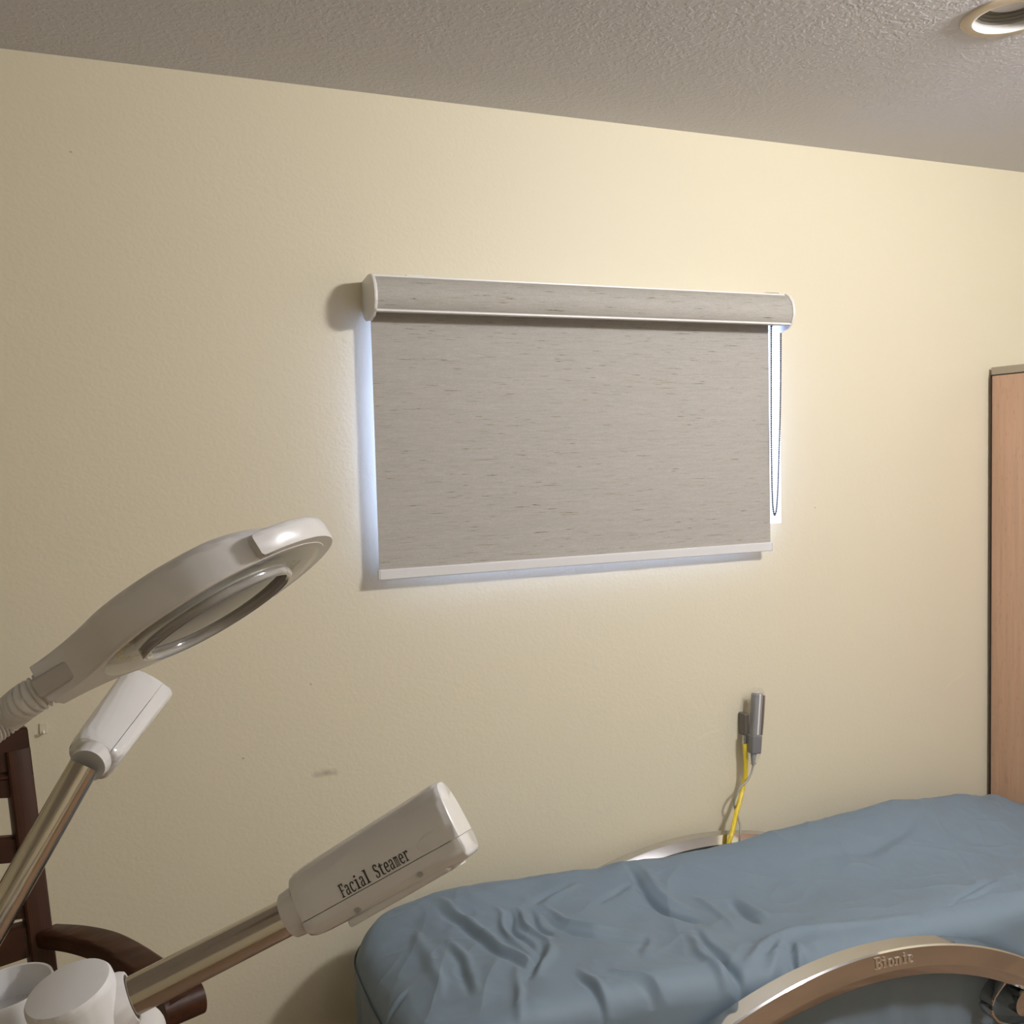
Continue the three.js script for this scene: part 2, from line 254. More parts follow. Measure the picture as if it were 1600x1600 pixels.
// ---------------------------------------------------------------- handset in its clear sleeve on the wall
{
  const o = thing('handset', 'small grey handset in a clear plastic sleeve hung on the wall', 'handset', [1.672, 0.645, 0]);
  const q = (x, y, z) => V(x - 1.672, y - 0.645, z);
  const a = q(1.664, 0.672, 0.046), b = q(1.684, 0.862, 0.042), up = V(0, 0, 0).subVectors(b, a).normalize(), out = V(0, 0, 1), side = V(0, 0, 0).crossVectors(up, out).normalize(); out.crossVectors(side, up);
  const put = (g, t) => g.applyMatrix4(basis(side, up, out, a.clone().addScaledVector(up, t)));
  part('body', put(new RoundedBoxGeometry(0.030, 0.135, 0.026, 4, 0.007), 0.118), std(0.30, 0.30, 0.31, 0.3), o);
  part('light_strip', put(new RoundedBoxGeometry(0.006, 0.118, 0.003, 2, 0.001).translate(0.0, 0, 0.0135), 0.125), std(0.85, 0.85, 0.86, 0.2), o);
  part('side_grip', put(new RoundedBoxGeometry(0.007, 0.115, 0.02, 2, 0.002).translate(0.0155, 0, 0.004), 0.122), std(0.19, 0.14, 0.115, 0.35), o);
  part('lower_block', put(new RoundedBoxGeometry(0.034, 0.052, 0.030, 3, 0.004), 0.037), std(0.22, 0.22, 0.23, 0.45), o);
  const ring = (w, d, t, z = 0) => roundRect(w, d, Math.min(w, d) * 0.7, 4).map(([p, s]) => a.clone().addScaledVector(side, p).addScaledVector(out, s + z).addScaledVector(up, t));
  part('clear_sleeve', loft([ring(0.006, 0.004, -0.028), ring(0.013, 0.010, -0.012), ring(0.019, 0.018, 0.01), ring(0.0205, 0.0185, 0.07), ring(0.024, 0.0175, 0.12), ring(0.024, 0.0165, 0.165), ring(0.018, 0.014, 0.190), ring(0.010, 0.008, 0.199)], { crease: 1 }), M.clear, o);
  part('cord_neck', rod(a.clone().addScaledVector(up, 0.012), a.clone().addScaledVector(up, -0.024), 0.010, 16, 0.004), std(0.40, 0.40, 0.41, 0.25), o);
  part('sleeve_tie', new THREE.TorusGeometry(0.006, 0.0017, 8, 18).rotateX(Math.PI / 2).translate(a.x + 0.0, a.y - 0.020, a.z), M.chromeDull, o);
  part('wall_bracket', box(-0.026, 0.085, 0, -0.010, 0.15, 0.033, 0.004), std(0.16, 0.14, 0.12, 0.5), o);
  part('cable_plug', rod(q(1.6455, 0.735, 0.03), q(1.6455, 0.707, 0.03), 0.0062), M.chromeDull, o);
  const y = thing('yellow_cable', 'yellow cable running from the wall handset down behind the bed', 'cable', [1.60, 0.45, 0.05]);
  const yp = curve([[1.6455, 0.709, 0.03], [1.648, 0.66, 0.031], [1.6455, 0.615, 0.032], [1.634, 0.580, 0.034], [1.622, 0.559, 0.042], [1.592, 0.525, 0.062], [1.552, 0.488, 0.097], [1.527, 0.452, 0.111], [1.51, 0.36, 0.111], [1.505, 0.20, 0.111], [1.50, 0.02, 0.111]], 70).map((p) => V(p.x - 1.60, p.y - 0.45, p.z - 0.05));
  part('sheath', tube(yp, 0.0066, 12), std(0.80, 0.60, 0.045, 0.4), y);
  const g = thing('grey_cable', 'thin grey cable crossing the yellow one below the wall handset', 'cable', [1.63, 0.45, 0.05]);
  const gp = curve([[1.664, 0.650, 0.046], [1.655, 0.628, 0.049], [1.637, 0.608, 0.053], [1.612, 0.594, 0.056], [1.595, 0.565, 0.054], [1.596, 0.545, 0.045], [1.601, 0.527, 0.044], [1.598, 0.508, 0.060], [1.585, 0.498, 0.090], [1.571, 0.485, 0.108], [1.566, 0.455, 0.1095], [1.565, 0.40, 0.109], [1.56, 0.25, 0.109], [1.56, 0.02, 0.109]], 80).map((p) => V(p.x - 1.63, p.y - 0.45, p.z - 0.05));
  part('sheath', tube(gp, 0.0032, 10), std(0.40, 0.39, 0.33, 0.4), g);
}
{
  const h = thing('wall_hook', 'tiny clear plastic hook on the wall beside the chair', 'hook', [-0.1741, 0.9895, 0]);
  part('plate', box(-0.008, -0.012, 0, 0.008, 0.012, 0.003, 0.001), std(0.75, 0.67, 0.52, 0.3), h);
  part('prong', new THREE.TorusGeometry(0.006, 0.002, 8, 14, Math.PI * 1.2).rotateZ(Math.PI * 0.9).rotateY(Math.PI / 2).translate(0, -0.004, 0.008), std(0.85, 0.84, 0.8, 0.15), h);
}

// ---------------------------------------------------------------- treatment bed and its sheet
const lerpTable = (t, x) => { if (x <= t[0][0]) return t[0][1]; for (let i = 1; i < t.length; i++) if (x <= t[i][0]) { const k = (x - t[i - 1][0]) / (t[i][0] - t[i - 1][0]), s = k * k * (3 - 2 * k); return t[i - 1][1] * (1 - s) + t[i][1] * s; } return t[t.length - 1][1]; };
const REAR = [[0.45, 0.516], [0.70, 0.522], [0.93, 0.510], [1.12, 0.499], [1.49, 0.488], [1.80, 0.506], [2.05, 0.513], [2.30, 0.494], [2.45, 0.468], [2.60, 0.425]];
const NEAR = [[0.45, 0.505], [0.90, 0.500], [1.12, 0.480], [1.25, 0.468], [1.5, 0.470], [1.8, 0.462], [2.2, 0.45], [2.6, 0.40]];
const DISH = [[0.45, 0.0], [0.9, 0.004], [1.25, 0.016], [1.6, 0.032], [2.2, 0.034], [2.6, 0.02]];
const FOLDS = [
  [9,14,0.658,0.207,0.687,0.346,0.719,0.440,0.754,0.535],
  [-7,12,0.640,0.233,0.670,0.369,0.701,0.466,0.735,0.558],
  [7,11,0.773,0.289,0.750,0.363,0.750,0.434,0.762,0.497],
  [-6,10,0.791,0.304,0.771,0.367,0.773,0.430,0.784,0.488],
  [8,12,0.813,0.308,0.805,0.377,0.825,0.457],
  [-6,11,0.839,0.320,0.830,0.395,0.848,0.447],
  [7,12,0.878,0.312,0.901,0.396,0.947,0.434,1.035,0.479],
  [-6,12,0.858,0.350,0.883,0.432,0.934,0.472,1.018,0.509],
  [7,13,0.831,0.451,0.790,0.527,0.734,0.586],
  [-7,13,0.805,0.454,0.771,0.516,0.718,0.579],
  [6,12,0.713,0.532,0.679,0.628,0.656,0.694],
  [5,14,0.618,0.381,0.630,0.472,0.614,0.573],
  [-5,14,0.603,0.391,0.612,0.482,0.597,0.575],
  [-14,16,1.165,0.189,1.144,0.345,1.165,0.427,1.197,0.463],
  [7,16,1.198,0.197,1.185,0.343,1.208,0.405],
  [6,12,0.830,0.587,0.842,0.669,0.824,0.751],
  [-6,11,0.813,0.600,0.822,0.680,0.808,0.753],
  [7,13,0.895,0.617,0.954,0.684,0.953,0.762,0.930,0.809],
  [-6,12,0.880,0.631,0.932,0.696,0.935,0.766,0.917,0.803],
  [4,16,1.055,0.495,0.984,0.587],
  [-3,16,1.043,0.489,0.973,0.582],
  [-9,14,1.332,0.398,1.327,0.511],
  [7,16,1.357,0.394,1.362,0.507],
  [-14,16,1.164,0.508,1.142,0.630,1.144,0.696,1.110,0.789],
  [10,18,1.136,0.517,1.109,0.640,1.111,0.707,1.077,0.798],
  [8,12,1.342,0.637,1.286,0.715,1.261,0.759],
  [-9,10,1.331,0.631,1.272,0.714,1.247,0.760],
  [10,18,1.162,0.693,1.263,0.615,1.341,0.592,1.449,0.623,1.673,0.655],
  [-8,30,1.635,0.308,1.886,0.308,2.067,0.265],
  [-4,7,1.786,0.641,1.912,0.602,2.024,0.562],
  [-4,7,1.767,0.643,1.924,0.628],
  [4,8,1.767,0.650,1.902,0.621,2.012,0.581],
  [-6,8,1.634,0.701,1.645,0.758,1.625,0.807],
  [5,10,1.655,0.694,1.669,0.750,1.649,0.800],
  [-5,8,1.498,0.720,1.484,0.770],
  [-6,9,0.391,0.560,0.438,0.501,0.487,0.481],
  [5,10,0.405,0.543,0.447,0.491,0.493,0.469],
  [5,16,0.569,0.297,0.568,0.386,0.549,0.538],
  [4,14,1.001,0.243,0.923,0.280,0.866,0.313],
  [-4,14,0.987,0.229,0.910,0.263,0.859,0.296],
  [-4,12,1.138,0.270,1.070,0.295,0.998,0.334],
  [5,16,1.263,0.349,1.273,0.429,1.259,0.526],
  [6,14,1.334,0.601,1.272,0.659,1.169,0.750],
  [-6,12,1.332,0.619,1.273,0.677,1.173,0.768]
];
const foldSegs = FOLDS.map(([a, w, ...p]) => { const q = []; for (let i = 0; i < p.length; i += 2) q.push([p[i], p[i + 1]]); const cc = new THREE.CatmullRomCurve3(q.map(([x, z]) => V(x, 0, z))).getPoints(14); return { a: a / 1000, w: w / 1000, p: cc, x0: Math.min(...cc.map((v) => v.x)) - 0.06, x1: Math.max(...cc.map((v) => v.x)) + 0.06 }; });
function wrinkle(x, z) {
  let h = 0;
  const ux = x + 0.012 * (vnoise(x * 18, z * 18, 81) - 0.5), uz = z + 0.012 * (vnoise(x * 18 + 9, z * 18, 83) - 0.5); x = ux; z = uz;
  for (const f of foldSegs) {
    if (x < f.x0 || x > f.x1) continue;
    let best = 1e9, at = 0; const n = f.p.length - 1;
    for (let i = 0; i < n; i++) { const a = f.p[i], b = f.p[i + 1], dx = b.x - a.x, dz = b.z - a.z, t = Math.max(0, Math.min(1, ((x - a.x) * dx + (z - a.z) * dz) / (dx * dx + dz * dz))), d = (x - a.x - t * dx) ** 2 + (z - a.z - t * dz) ** 2; if (d < best) { best = d; at = (i + t) / n; } }
    const taper = Math.pow(Math.sin(Math.PI * Math.min(1, Math.max(0, 0.03 + at * 0.94))), 0.75), w = f.w * 1.0 * (0.6 + 0.55 * Math.sin(Math.PI * (0.15 + 0.7 * at)));
    h += f.a * 1.4 * taper * Math.exp(-best / (w * w * 0.55));
  }
  h += 0.010 * (vnoise(x * 7 + z * 3, z * 6, 51) - 0.5) + 0.0045 * (vnoise(x * 14 + z * 11, z * 15 - x * 6, 52) - 0.5) + 0.0024 * (vnoise(x * 22 - z * 9, z * 17 + x * 5, 53) - 0.5) + 0.0009 * (vnoise(x * 60, z * 40, 57) - 0.5);
  const rid = (p, q, s) => { const n = 1 - Math.abs(2 * vnoise(p, q, s) - 1); return n * n * n; };
  h += 0.0035 * rid(x * 9 + z * 5, z * 4 - x * 2, 87) + 0.002 * rid(x * 6 - z * 14, z * 11 + x * 9, 89);
  return h;
}
const BZ0 = 0.125, BZ1 = 0.705;
function topY(x, z, wr = true) {
  const k = Math.max(0, Math.min(1, (z - 0.17) / 0.46)), s = k * k * (3 - 2 * k);
  return lerpTable(REAR, x) * (1 - s) + lerpTable(NEAR, x) * s - lerpTable(DISH, x) * Math.sin(Math.PI * k) ** 2 + (wr ? wrinkle(x, z) : 0) - 0.062 * Math.pow(Math.max(0, (0.70 - x) / 0.26), 2.2);
}
function slabGeometry({ x0, x1, z0, z1, rl, rr, fillet, bottom, lower, wr, nP, nI, wob }) {
  // footprint outline
  const out = [], seg = (fx, fz, nx, nz) => out.push([fx, fz, nx, nz]);
  const arc = (cx, cz, r, a0, a1, n) => { for (let i = 0; i < n; i++) { const a = a0 + (a1 - a0) * i / n; seg(cx + r * Math.cos(a), cz + r * Math.sin(a), Math.cos(a), Math.sin(a)); } };
  const run = (ax, az, bx, bz, nx, nz, n) => { for (let i = 0; i < n; i++) seg(ax + (bx - ax) * i / n, az + (bz - az) * i / n, nx, nz); };
  const q = nP;
  arc(x0 + rl, z0 + rl, rl, Math.PI, Math.PI * 1.5, Math.round(q * 0.08)); run(x0 + rl, z0, x1 - rr, z0, 0, -1, Math.round(q * 0.34));
  arc(x1 - rr, z0 + rr, rr, -Math.PI / 2, 0, Math.round(q * 0.05)); run(x1, z0 + rr, x1, z1 - rr, 1, 0, Math.round(q * 0.05));
  arc(x1 - rr, z1 - rr, rr, 0, Math.PI / 2, Math.round(q * 0.05)); run(x1 - rr, z1, x0 + rl, z1, 0, 1, Math.round(q * 0.34));
  arc(x0 + rl, z1 - rl, rl, Math.PI / 2, Math.PI, Math.round(q * 0.08)); run(x0, z1 - rl, x0, z0 + rl, -1, 0, Math.round(q * 0.06));
  const rings = [], zc = (z0 + z1) / 2, sx0 = x0 + 0.24, sx1 = x1 - 0.24;
  const nS = 16;
  for (let i = 0; i <= nS; i++) {                                   // skirt
    const t = i / nS;
    rings.push(out.map(([x, z, nx, nz], j) => { const top = topY(x - nx * fillet, z - nz * fillet, wr) - fillet - lower, y = bottom + (top - bottom) * t, s = (1 - t) * wob, p = j / out.length * 150; const d = s * (0.9 * (vnoise(p, y * 4, 61) - 0.5) + 0.8 * (vnoise(p * 0.4, y * 2, 63) - 0.5)) - s * 0.2; return V(x + nx * d, y, z + nz * d); }));
  }
  for (let i = 1; i <= 8; i++) { const a = i / 8 * Math.PI / 2; rings.push(out.map(([x, z, nx, nz]) => { const ins = fillet * (1 - Math.cos(a)), xx = x - nx * ins, zz = z - nz * ins; return V(xx, topY(xx, zz, wr) - fillet * (1 - Math.sin(a)) - lower, zz); })); }
  for (let i = 1; i <= nI; i++) {                                   // top, shrinking to the spine
    const t = i / nI;
    rings.push(out.map(([x, z, nx, nz]) => { const ex = x - nx * fillet, ez = z - nz * fillet, cx = Math.max(sx0, Math.min(sx1, ex)), px = ex + (cx - ex) * t, pz = ez + (zc - ez) * t; return V(px, topY(px, pz, wr) - lower, pz); }));
  }
  return loft(rings, { cap0: false, cap1: false, smooth: true });
}
const sheetMat = std(0.168, 0.226, 0.282, 0.62, { side: THREE.DoubleSide, sheen: 0.35, sheenRoughness: 0.5, sheenColor: new THREE.Color(0.6, 0.58, 0.58) });
{
  const g = slabGeometry({ x0: 0.440, x1: 2.62, z0: BZ0, z1: BZ1, rl: 0.13, rr: 0.08, fillet: 0.055, bottom: 0.14, lower: 0, wr: true, nP: 2300, nI: 110, wob: 0.02 });
  const s = shade(new THREE.Mesh(g.translate(-1.5, -0.14, -0.42), sheetMat)); s.name = 'bed_sheet'; s.position.set(1.5, 0.14, 0.42); s.userData = { label: 'rumpled slate blue sheet draped over the treatment bed', category: 'sheet' }; scene.add(s);
}
const font = {}; for (const k of ['serif_regular', 'serif_bold']) font[k] = await new FontLoader().loadAsync('fonts/droid/droid_' + k + '.typeface.json');
{
  const o = thing('treatment_bed', 'low treatment bed with arched chrome armrests, against the wall', 'bed', [1.5, 0, 0.42]), loc = (g) => g.translate(-1.5, 0, -0.42);
  part('mattress', loc(slabGeometry({ x0: 0.475, x1: 2.595, z0: BZ0 + 0.022, z1: BZ1 - 0.022, rl: 0.12, rr: 0.07, fillet: 0.05, bottom: 0.30, lower: 0.022, wr: false, nP: 160, nI: 8, wob: 0 })), std(0.10, 0.10, 0.11, 0.6), o);
  part('base', loc(box(0.75, 0.0, 0.22, 2.2, 0.24, 0.62, 0.02)), M.black, o);
  part('deck', loc(box(0.62, 0.24, 0.18, 2.45, 0.31, 0.65, 0.02)), M.black, o);
  const CX = 1.43, R = 1.0, CY = 0.482 - R;
  const arch = (z0, z1, flip, a0, a1) => {                          // z0 inner side, z1 outer (visible) side
    const d = Math.sign(z1 - z0);
    const pr = d < 0 ? [[0, z1], [0, z0 + d * 0.018], [-0.002, z0 + d * 0.016], [-0.020, z0], [-0.066, z0], [-0.07, z0 + d * 0.004], [-0.07, z1]].reverse() : [[0, z0], [0, z1 - d * 0.009], [-0.003, z1 - d * 0.0055], [-0.043, z1], [-0.045, z1 - d * 0.001], [-0.069, z1 - d * 0.014], [-0.071, z1 - d * 0.018], [-0.071, z0 + d * 0.004], [-0.067, z0]];
    const rings = []; for (let i = 0; i <= 90; i++) { const a = a0 + (a1 - a0) * i / 90; rings.push((flip ? pr.slice().reverse() : pr).map(([r, z]) => V(CX + (R + r) * Math.sin(a) - 1.5, CY + (R + r) * Math.cos(a), z - 0.42))); }
    return loft(rings, { crease: 0.25 });
  };
  const nearArch = part('armrest_arch', arch(0.722, 0.770, false, -0.80, 0.80), M.chrome, o);
  part('armrest_arch', arch(0.098, 0.050, true, -0.80, 0.80), M.chrome, o);
  // raised letters along the near arch
  const word = 'Bionic', adv = [0, 0.0235, 0.037, 0.0565, 0.080, 0.0945], size = 0.0215; const letters = [];
  for (let i = 0; i < word.length; i++) {
    const g = new TextGeometry(word[i], { font: font.serif_bold, size: i ? size : size * 1.15, depth: 0.0022, curveSegments: 5, bevelEnabled: true, bevelThickness: 0.0006, bevelSize: 0.0004, bevelSegments: 1 });
    const a = (1.437 + adv[i] - CX) / R; g.rotateX(-0.137).rotateZ(-a); const rr = R - 0.0325; letters.push(g.translate(CX + rr * Math.sin(a) - 1.5, CY + rr * Math.cos(a), 0.7680 - 0.42));
  }
  part('lettering', join(letters), std(0.85, 0.85, 0.85, 0.05, { metalness: 1 }), nearArch);
  // bent chrome strap under the near arch
  const bp = curve([[1.875, 0.352, 0.735], [1.845, 0.325, 0.735], [1.803, 0.287, 0.735], [1.796, 0.262, 0.735], [1.812, 0.235, 0.735], [1.86, 0.212, 0.735], [1.95, 0.19, 0.735], [2.02, 0.175, 0.735]], 40).map((p) => V(p.x - 1.5, p.y, p.z - 0.42));
  part('strap', sweep(roundRect(0.019, 0.003, 0.002, 2), bp, V(0, 1, 0)), M.chrome, o);
  part('pivot_hub', rod(V(1.885 - 1.5, 0.262, 0.70 - 0.42), V(1.885 - 1.5, 0.262, 0.765 - 0.42), 0.028, 24), M.chrome, o);
  for (const [x, z] of [[1.28, 0.052], [1.53, 0.052]]) part('bolt', new THREE.SphereGeometry(0.006, 10, 8).translate(x - 1.5, 0.438, 0.108 - 0.42), M.chrome, o);
}

// ---------------------------------------------------------------- wooden armchair
{
  const S = V(-0.165, 0, 0.455), R = V(0.94, 0, -0.342).normalize(), F = V(0.342, 0, 0.94).normalize();    // foot line of right rear post, chair's right and front
  const o = thing('armchair', 'dark brown wooden ladder back armchair by the wall', 'chair', [S.x, 0, S.z]);
  const P = (r, y, f) => V(0, y, 0).addScaledVector(R, r).addScaledVector(F, f);      // local
  const gr = dataTexture(128, 512, (i, j) => { const n = 0.6 * vnoise(i / 7, j / 70, 71) + 0.4 * vnoise(i / 2.5, j / 40, 73); return [46 + 27 * n, 23 + 15 * n, 11 + 8 * n]; }, true);
  const wood = std(1, 1, 1, 0.42, { map: gr, specularIntensity: 0.6 });
  const bar = (pts, w, t, ref) => sweep(roundRect(w / 2, t / 2, Math.min(w, t) * 0.22, 3), pts, ref ?? V(0, 1, 0), undefined, { crease: 0.5 });
  const W = 0.48;
  // rear posts rake back above the seat
  const rake = (y) => (y > 0.43 ? -(y - 0.72) * 0.235 : 0.068 - (0.43 - y) * 0.12);
  for (const r of [0, -W]) {
    const pts = []; for (let i = 0; i <= 24; i++) { const y = i / 24 * 1.05; pts.push(P(r, y, rake(y))); }
    part('rear_post', bar(pts, 0.036, 0.042, R.clone().negate()), wood, o);
  }
  const rail = (name, y0, y1, archTop, archLow, th, dx = 0) => {     // curved back rail between the posts
    const rings = []; const n = 24; const x0 = -W - (dx ? dx : -0.014), x1 = dx ? dx : -0.014;
    for (let i = 0; i <= n; i++) { const t = i / n, x = x0 + (x1 - x0) * t, b = Math.sin(Math.PI * t), bow = -0.03 * b; const a = y0 + archLow * b, c = y1 + archTop * b; rings.push([[a, -th], [a, th], [c - 0.004, th], [c, th - 0.004], [c, -th]].map(([y, f]) => P(x, y, rake(y) + bow + f))); }
    return part(name, loft(rings, { crease: 0.4 }), wood, o);
  };
  rail('crest_rail', 1.018, 1.088, 0.035, 0.004, 0.016, 0.019); rail('crest_bead', 1.006, 1.014, 0.004, 0.004, 0.017, 0.019);
  rail('slat', 0.972, 1.008, 0.004, 0.022, 0.008); rail('slat', 0.862, 0.905, 0.02, 0.02, 0.008); rail('slat', 0.768, 0.790, 0.018, 0.012, 0.008); rail('lower_rail', 0.706, 0.758, 0.0, -0.012, 0.011);
  // arms
  for (const s of [1, -1]) {
    const r0 = s > 0 ? 0 : -W;
    const pts = curve([[0.012, 0.731, 0.012], [0.040, 0.741, 0.085], [0.062, 0.744, 0.150], [0.076, 0.741, 0.215], [0.086, 0.735, 0.275], [0.098, 0.728, 0.335], [0.104, 0.716, 0.372]].map(([r, y, f]) => [r, y, f]), 30).map((p) => P(r0 + s * p.x, p.y, p.z));
    const a = part('arm', sweep(roundRect(0.027, 0.017, 0.009, 4), pts, V(0, 1, 0), (t) => 0.85 + 0.35 * t, { crease: 0.6 }), wood, o);
    const e = P(r0 + s * 0.101, 0.715, 0.362), side = R.clone(); part('arm_end', rod(e.clone().addScaledVector(side, -0.032), e.clone().addScaledVector(side, 0.032), 0.026, 26), wood, a);
    part('arm_support', bar([P(r0 + s * 0.02, 0.44, 0.30), P(r0 + s * 0.05, 0.55, 0.315), P(r0 + s * 0.078, 0.64, 0.31), P(r0 + s * 0.086, 0.722, 0.295)], 0.03, 0.034, R), wood, o);
    part('front_leg', bar([P(r0 + s * 0.01, 0, 0.45), P(r0 + s * 0.01, 0.44, 0.44)], 0.038, 0.038, R), wood, o);
    part('seat_rail', bar([P(r0, 0.415, 0.07), P(r0 + s * 0.01, 0.415, 0.44)], 0.022, 0.06), wood, o);
  }
  part('seat_rail', bar([P(-W - 0.01, 0.415, 0.44), P(0.01, 0.415, 0.44)], 0.022, 0.06), wood, o);
  part('seat_rail', bar([P(-W, 0.415, 0.075), P(0, 0.415, 0.075)], 0.022, 0.06), wood, o);
  const sp = roundRect(W / 2 - 0.02, 0.185, 0.03, 4), seat = [[0.445, 0.97], [0.46, 1], [0.478, 0.98], [0.488, 0.9], [0.491, 0.6], [0.492, 0.05]].map(([y, k]) => sp.map(([r, f]) => P(-W / 2 + r * k, y, 0.26 + f * k)));
  part('seat', loft(seat, { crease: 1 }), std(0.35, 0.30, 0.23, 0.8), o);
}

// ---------------------------------------------------------------- facial steamers
const tubeMetal = std(0.50, 0.465, 0.41, 0.2, { metalness: 1, roughnessMap: rep(dataTexture(256, 256, (i, j) => 0.75 + 0.5 * (vnoise(i / 20, j / 20, 91, 13, 13) - 0.5)), 2, 2) });
// spray head: axis a from neck to tip, up h, side s = a x h ; origin at the neck end of the body
function sprayHead(parent, at, a, h, pos, withText) {
  const s = V(0, 0, 0).crossVectors(a, h).normalize();               // toward the viewer's side when a points right and h up
  const L = 0.186, hh = (t) => 0.0335 + (0.0405 - 0.0335) * t, wd = (t) => 0.029 + 0.003 * t, mid = (t) => 0.0005 * t;
  const head = part('spray_head_core', rod(at.clone().addScaledVector(a, 0.01).sub(pos), at.clone().addScaledVector(a, L - 0.02).sub(pos), 0.02, 16), M.plasticMatt, parent); head.name = 'spray_head';
  const seam = (t) => -0.43 * hh(t);
  const ring = (t, k, upper) => {
    const H = hh(t) * k, W = wd(t) * k, sm = seam(t) * 1, o = at.clone().addScaledVector(a, t * L).addScaledVector(h, mid(t)).sub(pos), pts = [];
    if (upper) {                                                    // arch from right seam over the top to left seam
      const n = 26; for (let i = 0; i <= n; i++) { const q = i / n * Math.PI, e = 0.62, cx = Math.cos(q), sy = Math.sin(q); const x = W * Math.sign(cx) * Math.pow(Math.abs(cx), e), y = sm + (H - sm) * Math.pow(sy, 0.8); pts.push([x, y]); }
    } else { const lw = W * 1.0, b = -H, r = Math.min(0.012, (sm - b) * 0.7); pts.push([-lw, sm - 0.0007]); for (let i = 0; i <= 5; i++) { const q = Math.PI + i / 5 * Math.PI / 2; pts.push([-lw + r + r * Math.cos(q), b + r + r * Math.sin(q)]); } for (let i = 0; i <= 5; i++) { const q = Math.PI * 1.5 + i / 5 * Math.PI / 2; pts.push([lw - r + r * Math.cos(q), b + r + r * Math.sin(q)]); } pts.push([lw, sm - 0.0007]); }
    return pts.map(([x, y]) => o.clone().addScaledVector(s, x).addScaledVector(h, y));
  };
  const ts = [[0, 0.62], [0.006, 0.80], [0.02, 0.90], [0.05, 0.965], [0.09, 0.99], [0.14, 1], [0.3, 1], [0.5, 1], [0.7, 1], [0.85, 1], [0.95, 1], [0.968, 0.995], [0.984, 0.975], [0.995, 0.945], [1.0, 0.90]];
  const up = part('upper_shell', loft(ts.map(([t, k]) => ring(t, k, true)), { crease: 0.5 }), M.plasticGloss, head);
  part('lower_shell', loft(ts.map(([t, k]) => ring(t, k, false)), { crease: 0.7 }), M.plasticGloss, head);
  const pt = (t, x, y) => at.clone().addScaledVector(a, t * L).addScaledVector(s, x).addScaledVector(h, y).sub(pos);
  // collar, bottom ledge, screw wells, finger bump
  const n0 = pt(0.03, 0, -0.002), n1 = pt(-0.085, 0, -0.002); part('collar', toCreasedNormals(rod(n1, n0, 0.0235, 30, 0.026), 0.5), M.plastic, head);
  if (withText) part('bottom_ledge', new RoundedBoxGeometry(0.115, 0.008, 0.050, 3, 0.003).applyMatrix4(basis(a, h, s, pt(0.55, 0, -0.0382))), M.plastic, head);
  if (withText) for (const t of [0.33, 0.72]) part('screw_well', rod(pt(t, 0.026, -0.0305), pt(t, 0.0300 + 0.003 * t, -0.0305), 0.0028, 16), std(0.35, 0.34, 0.33, 0.6), head);
  if (withText) { const bump = new THREE.SphereGeometry(1, 24, 16).scale(0.018, 0.009, 0.0016).applyMatrix4(basis(a, h, s, pt(0.86, wd(0.86) * 0.97, -0.008))); part('finger_grip', bump, M.plasticGloss, head); }
  if (withText) part('nozzle', rod(pt(0.86, 0, -0.034), pt(0.86, 0, -0.0425), 0.012, 20), M.plastic, head);
  if (withText) {
    const word = 'Facial Steamer', gs = []; let x = 0; const size = 0.0118;
    for (const chr of word) { if (chr !== ' ') { const g = new TextGeometry(chr, { font: font.serif_regular, size, depth: 0.0012, curveSegments: 4, bevelEnabled: false }); g.computeBoundingBox(); const bb = g.boundingBox, w = bb.max.x - bb.min.x, k = Math.min(1, 0.0046 / w); g.translate(-(bb.min.x + bb.max.x) / 2, 0, 0).scale(k, 1.12, 1); gs.push(g.translate(x + 0.0029, 0, 0)); } x += 0.0057; }
    const g = join(gs).applyMatrix4(basis(a.clone().addScaledVector(s, 0.016).normalize(), h, s, pt(0.285, wd(0.285) - 0.0007, -0.0135))); part('lettering', g, M.print, head);
  }
  return head;
}
function stand(o, x, z, top, pos, phase) {
  const q = (a, b, c) => V(a, b, c).sub(pos);
  part('pole', rod(q(x, 0.09, z), q(x, top, z), 0.014, 18), M.chrome, o);
  part('hub', new THREE.CylinderGeometry(0.03, 0.04, 0.05, 24).translate(x - pos.x, 0.085, z - pos.z), M.plastic, o);
  for (let k = 0; k < 5; k++) { const a = phase + k / 5 * Math.PI * 2, e = V(x + 0.15 * Math.cos(a), 0.06, z + 0.15 * Math.sin(a)); const l = part('foot', rod(q(x, 0.085, z), e.clone().sub(pos), 0.014, 12, 0.010), M.plastic, o); part('caster', new THREE.TorusGeometry(0.016, 0.009, 8, 18).translate(e.x - pos.x, 0.025, e.z - pos.z), M.black, l); }
}
